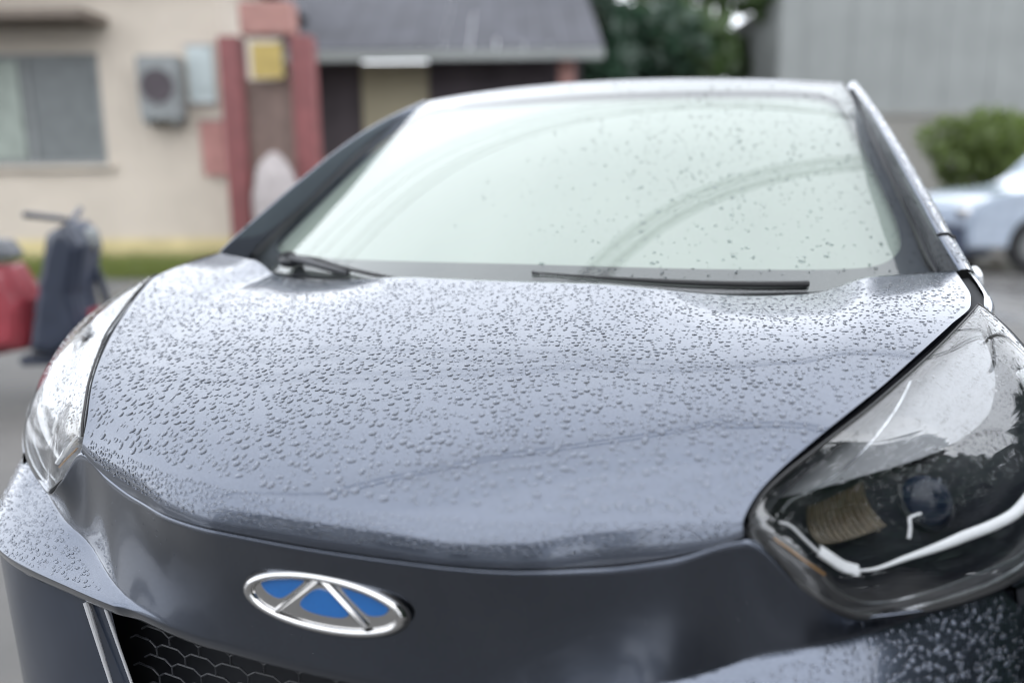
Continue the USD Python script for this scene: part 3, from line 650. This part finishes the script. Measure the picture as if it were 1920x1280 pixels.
# grey-roofed shed behind the gate
s_ = T('grey_shed', 'low shed with a dark slate roof behind the red gate', 'shed', -3.6, 15.5)
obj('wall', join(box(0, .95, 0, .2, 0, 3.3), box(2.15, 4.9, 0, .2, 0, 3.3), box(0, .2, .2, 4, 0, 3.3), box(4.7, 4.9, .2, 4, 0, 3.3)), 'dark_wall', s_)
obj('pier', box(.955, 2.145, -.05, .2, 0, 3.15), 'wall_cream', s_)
sl = []
for k in range(-3, 12):
    m = box(-.2 + k*.45, -.2 + k*.45 + .44, -1.0, 4.6, 0, .03); m.apply_transform(trimesh.transformations.rotation_matrix(math.radians(24), [1, 0, 0], [0, -1, 0])); m.apply_translation([0, 0, 3.22]); obj('roof_sheet', m, 'roof_slate', s_)
obj('fascia_board', box(-1.55, 5.2, -1.05, -1.01, 3.05, 3.22), 'sheet_grey', s_)
sp = T('salmon_post', 'short salmon pink post at the right end of the grey shed', 'post', 1.0, 15.0)
obj('shaft', box(-.14, .14, -.14, .14, 0, 3.15, .02), 'salmon_paint', sp); obj('cap', box(-.19, .19, -.19, .19, 3.153, 3.25, .02), 'salmon_paint', sp)

# trees, shrub, grass
def leaves(n, centers, radii, size, seed, flatz=.8):
    g_ = np.random.default_rng(seed); c = np.array(centers); r = np.array(radii)
    i = g_.choice(len(c), n, p=r**2/np.sum(r**2)); d_ = g_.normal(size=(n, 3)); d_ /= np.linalg.norm(d_, axis=1, keepdims=True)
    p = c[i] + d_*(r[i]*g_.uniform(.55, 1.05, n))[:, None]*[1, 1, flatz]
    a_ = g_.normal(size=(n, 3)); a_ /= np.linalg.norm(a_, axis=1, keepdims=True); b_ = np.cross(a_, g_.normal(size=(n, 3))); b_ /= np.linalg.norm(b_, axis=1, keepdims=True)
    s = size*g_.uniform(.6, 1.3, n)[:, None]
    v = np.stack([p - a_*s, p + b_*s*.45, p + a_*s, p - b_*s*.45], 1).reshape(-1, 3); k = np.arange(n)[:, None]*4
    return v, np.vstack([k + [0, 1, 2], k + [0, 2, 3]])
def tree(name, label, u, d, hgt, wid, mat, seed, n=2600, size=.16, group=None):
    t = T(name, label, 'tree', u, d, 0, 0, group); g_ = np.random.default_rng(seed)
    cs = [(g_.normal(0, wid*.33), g_.normal(0, wid*.33), hgt*g_.uniform(.45, .95)) for _ in range(12)]; rs = [wid*g_.uniform(.22, .42) for _ in cs]
    tr = [tube(curve([(0, 0, 0), (.05*hgt*.3, 0, hgt*.3), (0, .05, hgt*.75)])(np.linspace(0, 1, 10)), np.linspace(.045*hgt*.55, .012*hgt, 10), 8)]
    for c in cs[:7]: tr.append(tube(curve([(0, 0, hgt*.35), (c[0]*.5, c[1]*.5, (hgt*.35+c[2])/2+.1), c])(np.linspace(0, 1, 6)), np.linspace(.012*hgt, .004*hgt, 6), 5))
    obj('trunk', join(*tr), 'bark', t, 40); obj('crown', leaves(n, cs, rs, size, seed+1), mat, t, False); return t
tree('dark_tree', 'dark green tree behind the car roof, right of the slate roof', 2.1, 21, 7.6, 3.2, 'leaf_dark', 5, 5200, .2)
tree('pale_tree', 'olive green tree to the right of the dark tree behind the roof', 5.7, 25, 9.0, 4.6, 'leaf_mid', 9, 7500, .24)
rt = tree('roadside_tree', 'large dense tree ahead of the car, mirrored in the lower half of the right headlight', 0, 0, 1, 1, 'leaf_dark', 31, 10, .01)
for ch_p in list(rt.GetChildren()): stage.RemovePrim(ch_p.GetPath())
rt.GetAttribute('xformOp:translate').Set(Gf.Vec3d(5.9, -2.0, 0)); used.clear() if False else None
obj('tree_trunk', tube([(0, 0, 0), (.05, 0, 2), (0, .1, 8)], [.24, .2, .08], 10), 'bark', rt, 40)
g_ = np.random.default_rng(8); cs = [(g_.uniform(-1.0, 1.3), g_.uniform(-1.6, 2.0), g_.uniform(.4, 8.8)) for _ in range(30)] + [(g_.uniform(-1.0, 1.3), g_.uniform(-3.4, -1.6), g_.uniform(.4, 8.8)) for _ in range(20)] + [(g_.uniform(-.8, 1.2), g_.uniform(2.0, 5.6), g_.uniform(.4, 2.6)) for _ in range(18)]
obj('tree_crown', leaves(36000, cs, [1.2]*68, .26, 12), 'leaf_dark', rt, False)
fh_ = thing('added_mirrored_house', 'long pale house added unseen across the street, behind the camera, for its reflection in the car bonnet', 'house', (-14, -11.5, 0))  # unseen house added; height and paleness set for the bonnet lip reflection
obj('wall', pierced(0, 20, 0, 6.6, [(2+4*k, 3.6+4*k, 1.0+3.2*r_, 2.3+3.2*r_) for k in range(5) for r_ in (0, 1)], 0, .3), 'wall_pale', fh_)
for k in range(5):
    for r_ in (0, 1): obj('window', box(2+4*k, 3.6+4*k, .05, .1, 1.0+3.2*r_, 2.3+3.2*r_), 'window_grey', fh_)
obj('roof', trimesh.convex.convex_hull(np.array([(-.6, 1.0, 6.6), (20.6, 1.0, 6.6), (-.6, -6, 6.6), (20.6, -6, 6.6), (-.6, -2.5, 8.2), (20.6, -2.5, 8.2)])), 'roof_slate', fh_, False)
sb = T('leafy_shrub', 'rounded green shrub in front of the grey wall at right', 'shrub', 8.3, 14.0)
cs = [(x*.9, y*.5, z) for x, y, z in rng.uniform([-1, -1, .9], [1, 1, 1.9], (10, 3))]
obj('stem', join(*[tube([(0, 0, 0), (c[0]*.4, c[1]*.4, .5), c], .03, 5) for c in cs[:6]]), 'bark', sb, 40); obj('foliage', leaves(2600, cs, [.5]*10, .10, 3), 'leaf_light', sb, False)
gv_ = []
n = 5000; g_ = np.random.default_rng(4); gx, gy = g_.uniform(-2.6, 1.3, n), g_.uniform(-.9, .9, n); hh = g_.uniform(.10, .28, n)
b0 = np.stack([gx, gy, np.zeros(n)], -1); an = g_.uniform(0, 6.28, n); w_ = np.stack([np.cos(an), np.sin(an), np.zeros(n)], -1)*.008; tip = b0 + np.stack([g_.normal(0, .05, n), g_.normal(0, .05, n), hh], -1)
v = np.stack([b0-w_, b0+w_, tip], 1).reshape(-1, 3)
o = UsdGeom.Xform.Define(stage, path_for('grass_patch', None)); p0 = st(-4.9, 10.6); v = v @ np.array([[ch_, sh_, 0], [-sh_, ch_, 0], [0, 0, 1]]) + p0
stage.RemovePrim('/World/grass_patch')
tag(usdkit.mesh(stage, '/World/grass_patch', (v, np.arange(3*n).reshape(-1, 3)), '/World/Looks/grass_blade'), 'short yellow green grass at the foot of the beige house', 'grass', kind='stuff')

# right: warehouse with a grey sheet front, low wall
wr = T('grey_warehouse', 'long grey sheet-metal building beyond the right side of the car', 'building', 6.9, 22.0)
for k in range(20): obj('sheet', box(k*.6, k*.6 + .59, -.03 - .008*(k % 2), .0, 2.6, 5.6), 'sheet_grey', wr)
obj('wall', join(box(-.05, 12.1, .001, 5, 0, 5.5)), 'sheet_grey', wr)
obj('door', box(3.0, 5.2, -.06, -.005, 0, 2.4), 'roof_slate', wr)
lw = T('concrete_wall', 'low stained concrete wall running behind the shrub', 'wall', 2.9, 17.0)
for k in range(6): obj('panel', box(k*2.0, k*2.0+1.97, 0, .12, 0, 2.2 + .02*(k % 2)), 'concrete', lw)
obj('coping', box(-.05, 12, -.04, .16, 2.224, 2.30), 'concrete', lw)

# red scooter at the left edge
sc = T('red_scooter', 'red scooter with dark seat parked at the left edge of the picture', 'scooter', -2.66, 4.3, 0, 6)
def blob(c, s, p=.8):
    m = trimesh.creation.icosphere(3, 1.0); v = np.sign(m.vertices)*np.abs(m.vertices)**p*s + c; return trimesh.Trimesh(v, m.faces, process=False)
plain('scooter_red', (0.22, 0.03, 0.04), 0.35, coat_weight=0.4); plain('scooter_dark', (0.02, 0.025, 0.04), 0.35); plain('seat_grey', (0.10, 0.105, 0.115), 0.5)
from shapely.geometry import Polygon
import manifold3d as mf
def shell(pts, half, r, name, mat):
    poly = Polygon(pts).buffer(-r*.6).buffer(r*.6); parts = []
    for k, f_ in ((0, 1.0), (1, .8), (2, .45)):
        off = r*[1.0, .45, .0][k]; pg = poly.buffer(-off) if off else poly
        m = trimesh.creation.extrude_polygon(pg, 2*half*[1, .86, .62][k]); m.apply_translation([0, 0, -half*[1, .86, .62][k]]); parts.append(m)
    v = np.vstack([m.vertices for m in parts]); mm = [mf.Manifold(mf.Mesh(np.asarray(m.vertices, np.float32), np.asarray(m.faces, np.uint32))) for m in parts]
    u_ = (mm[0] + mm[1] + mm[2]).refine_to_length(.03).to_mesh(); t_ = trimesh.Trimesh(u_.vert_properties[:, :3], u_.tri_verts)
    t_ = trimesh.smoothing.filter_taubin(t_, iterations=14); V_ = np.array(t_.vertices); V_ = np.stack([V_[:, 0], -V_[:, 2], V_[:, 1]], -1)
    return obj(name, trimesh.Trimesh(V_, t_.faces), mat, sc, True)
shell([(-.75, .50), (-.78, .70), (-.62, .78), (.08, .74), (.16, .55), (.14, .30), (-.10, .26), (-.45, .30), (-.62, .42)], .16, .05, 'body', 'scooter_red')
shell([(.30, .25), (.14, .30), (.22, .60), (.30, .90), (.42, .96), (.48, .84), (.42, .58), (.44, .36)], .19, .04, 'front_shield', 'scooter_dark')
shell([(-.74, .785), (-.72, .86), (-.35, .90), (.05, .86), (.10, .765), (-.3, .775)], .14, .03, 'seat', 'seat_grey')
obj('footboard', box(.1, .35, -.15, .15, .22, .27, .01), 'scooter_dark', sc)
obj('handlebar', tube([(.30, -.33, 1.0), (.36, -.1, .97), (.38, 0, .95), (.36, .1, .97), (.30, .33, 1.0)], .016, 8), 'scooter_dark', sc, True)
obj('fork', tube([(.42, .09, .8), (.52, .09, .3)], .022, 8), 'scooter_dark', sc, True)
obj('headlamp', blob((.47, 0, .86), (.03, .07, .06)), 'ac_grey', sc, True)
for x in (-.62, .55):
    w = trimesh.creation.torus(.20, .055, 32, 12); w.apply_transform(trimesh.transformations.rotation_matrix(math.pi/2, [1, 0, 0])); w.apply_translation([x, 0, .255])
    o_ = obj('wheel', w, 'rubber', sc, True); obj('rim', cyl(.15, .05, (x, 0, .255), 'y', 24), 'satin_silver', o_)
obj('mudguard', blob((.55, 0, .44), (.20, .08, .06)), 'scooter_red', sc, True)

# white car at the right edge: its bonnet end reaches into the frame
wc = T('white_car', 'pale blue-white car whose front end shows at the right edge beside the pillar', 'car', 5.12, 9.2, 0, 0)
plain('white_paint', (0.24, 0.28, 0.34), 0.25, coat_weight=1.0); plain('navy_plastic', (0.015, 0.022, 0.04), 0.4)
prof_ = np.array([(0, .30), (-.02, .55), (.03, .74), (.22, .86), (1.1, .98), (1.75, 1.44), (2.9, 1.48), (3.7, 1.05), (4.05, .98), (4.12, .5), (4.05, .28)])
pc_ = Polygon(np.vstack([curve([(a, b, 0) for a, b in prof_])(np.linspace(0, 1, 60))[:, :2]]))
def car_slab(poly, y0, y1):
    m = trimesh.creation.extrude_polygon(poly, y1-y0); m.apply_transform(trimesh.transformations.rotation_matrix(math.pi/2, [1, 0, 0])); m.apply_translation([0, y1, 0]); return m
arch = [__import__('shapely').Point(x, .31).buffer(.36) for x in (.80, 3.35)]
lower = pc_
for a_ in arch: lower = lower.difference(a_)
parts_ = [car_slab(lower.buffer(-i_), y0, y1) for i_, y0, y1 in ((0, .06, 1.64), (.03, .02, .0599), (.03, 1.6401, 1.68))]
obj('body', join(*parts_), 'white_paint', wc, 30)
obj('lower_bumper', box(-.045, .30, .10, 1.60, .20, .56, .03), 'navy_plastic', wc)
for y0 in (.12, 1.34): obj('headlight', box(-.03, .16, y0, y0+.24, .62, .74, .03), 'chrome', wc)
obj('side_window', car_slab(Polygon([(1.25, 1.0), (1.80, 1.38), (2.85, 1.41), (3.5, 1.06)]), -.001, .018), 'window_grey', wc)
for x in (.80, 3.35):
    for y in (.10, 1.45):
        w = trimesh.creation.torus(.23, .085, 32, 12); w.apply_transform(trimesh.transformations.rotation_matrix(math.pi/2, [1, 0, 0])); w.apply_translation([x, y+.07, .315])
        o_ = obj('wheel', w, 'rubber', wc, True); obj('rim', cyl(.17, .10, (x, y+.07, .315), 'y', 24), 'ac_grey', o_)

# overhead: concrete pole out of the frame to the right, its wires crossing above the car
pole = thing('utility_pole', 'concrete utility pole carrying the wires mirrored in the windscreen', 'pole', (4.6, 6.8, 0))
obj('shaft', tube([(0, 0, 0), (0, 0, 7.4)], [.17, .10], 16), 'concrete', pole, 40); obj('cross_arm', box(-.08, .08, -2.8, 1.3, 6.08, 6.22, .01), 'concrete', pole)
def wire(name, label, a_, b_, sag, r, group=None):
    t = np.linspace(0, 1, 40)[:, None]; p = np.array(a_)*(1-t) + np.array(b_)*t; p[:, 2] -= sag*4*(t*(1-t))[:, 0]
    return obj(name, tube(p, r, 6), 'rubber', None, True, label=label, category='wire', group=group)
pos = ('topmost thin wire of the four mirrored left in the windscreen', 'second thin wire from the top of the four mirrored left in the windscreen', 'third thin wire from the top of the four mirrored left in the windscreen', 'lowest thin wire of the four mirrored left in the windscreen')
for k, (ya, yb) in enumerate(((6.76, 4.97), (6.78, 4.01), (7.02, 2.49), (7.17, 1.64))):
    wire('overhead_wire', pos[k], (4.6, ya, 6.26), (-16, yb, 6.1), .08, .016, 'thin wires mirrored in the windscreen')
wire('overhead_wire', 'thin wire mirrored near the top left edge of the windscreen above the other four', (4.6, 8.44, 6.1), (-16, 9.74, 6.1), .05, .012)
for k, (dx, dz) in enumerate(((0, 0), (.06, .05), (.11, -.02), (.17, .03))):
    wire('overhead_cable', 'one of the bundled overhead cables mirrored across the right half of the windscreen', (4.6-dx, 6.45+dx, 6.0+dz), (-9, -3.72+dx*1.3, 6.0+dz), .05, (.022, .013, .018, .013)[k], 'bundled cables mirrored in the windscreen')
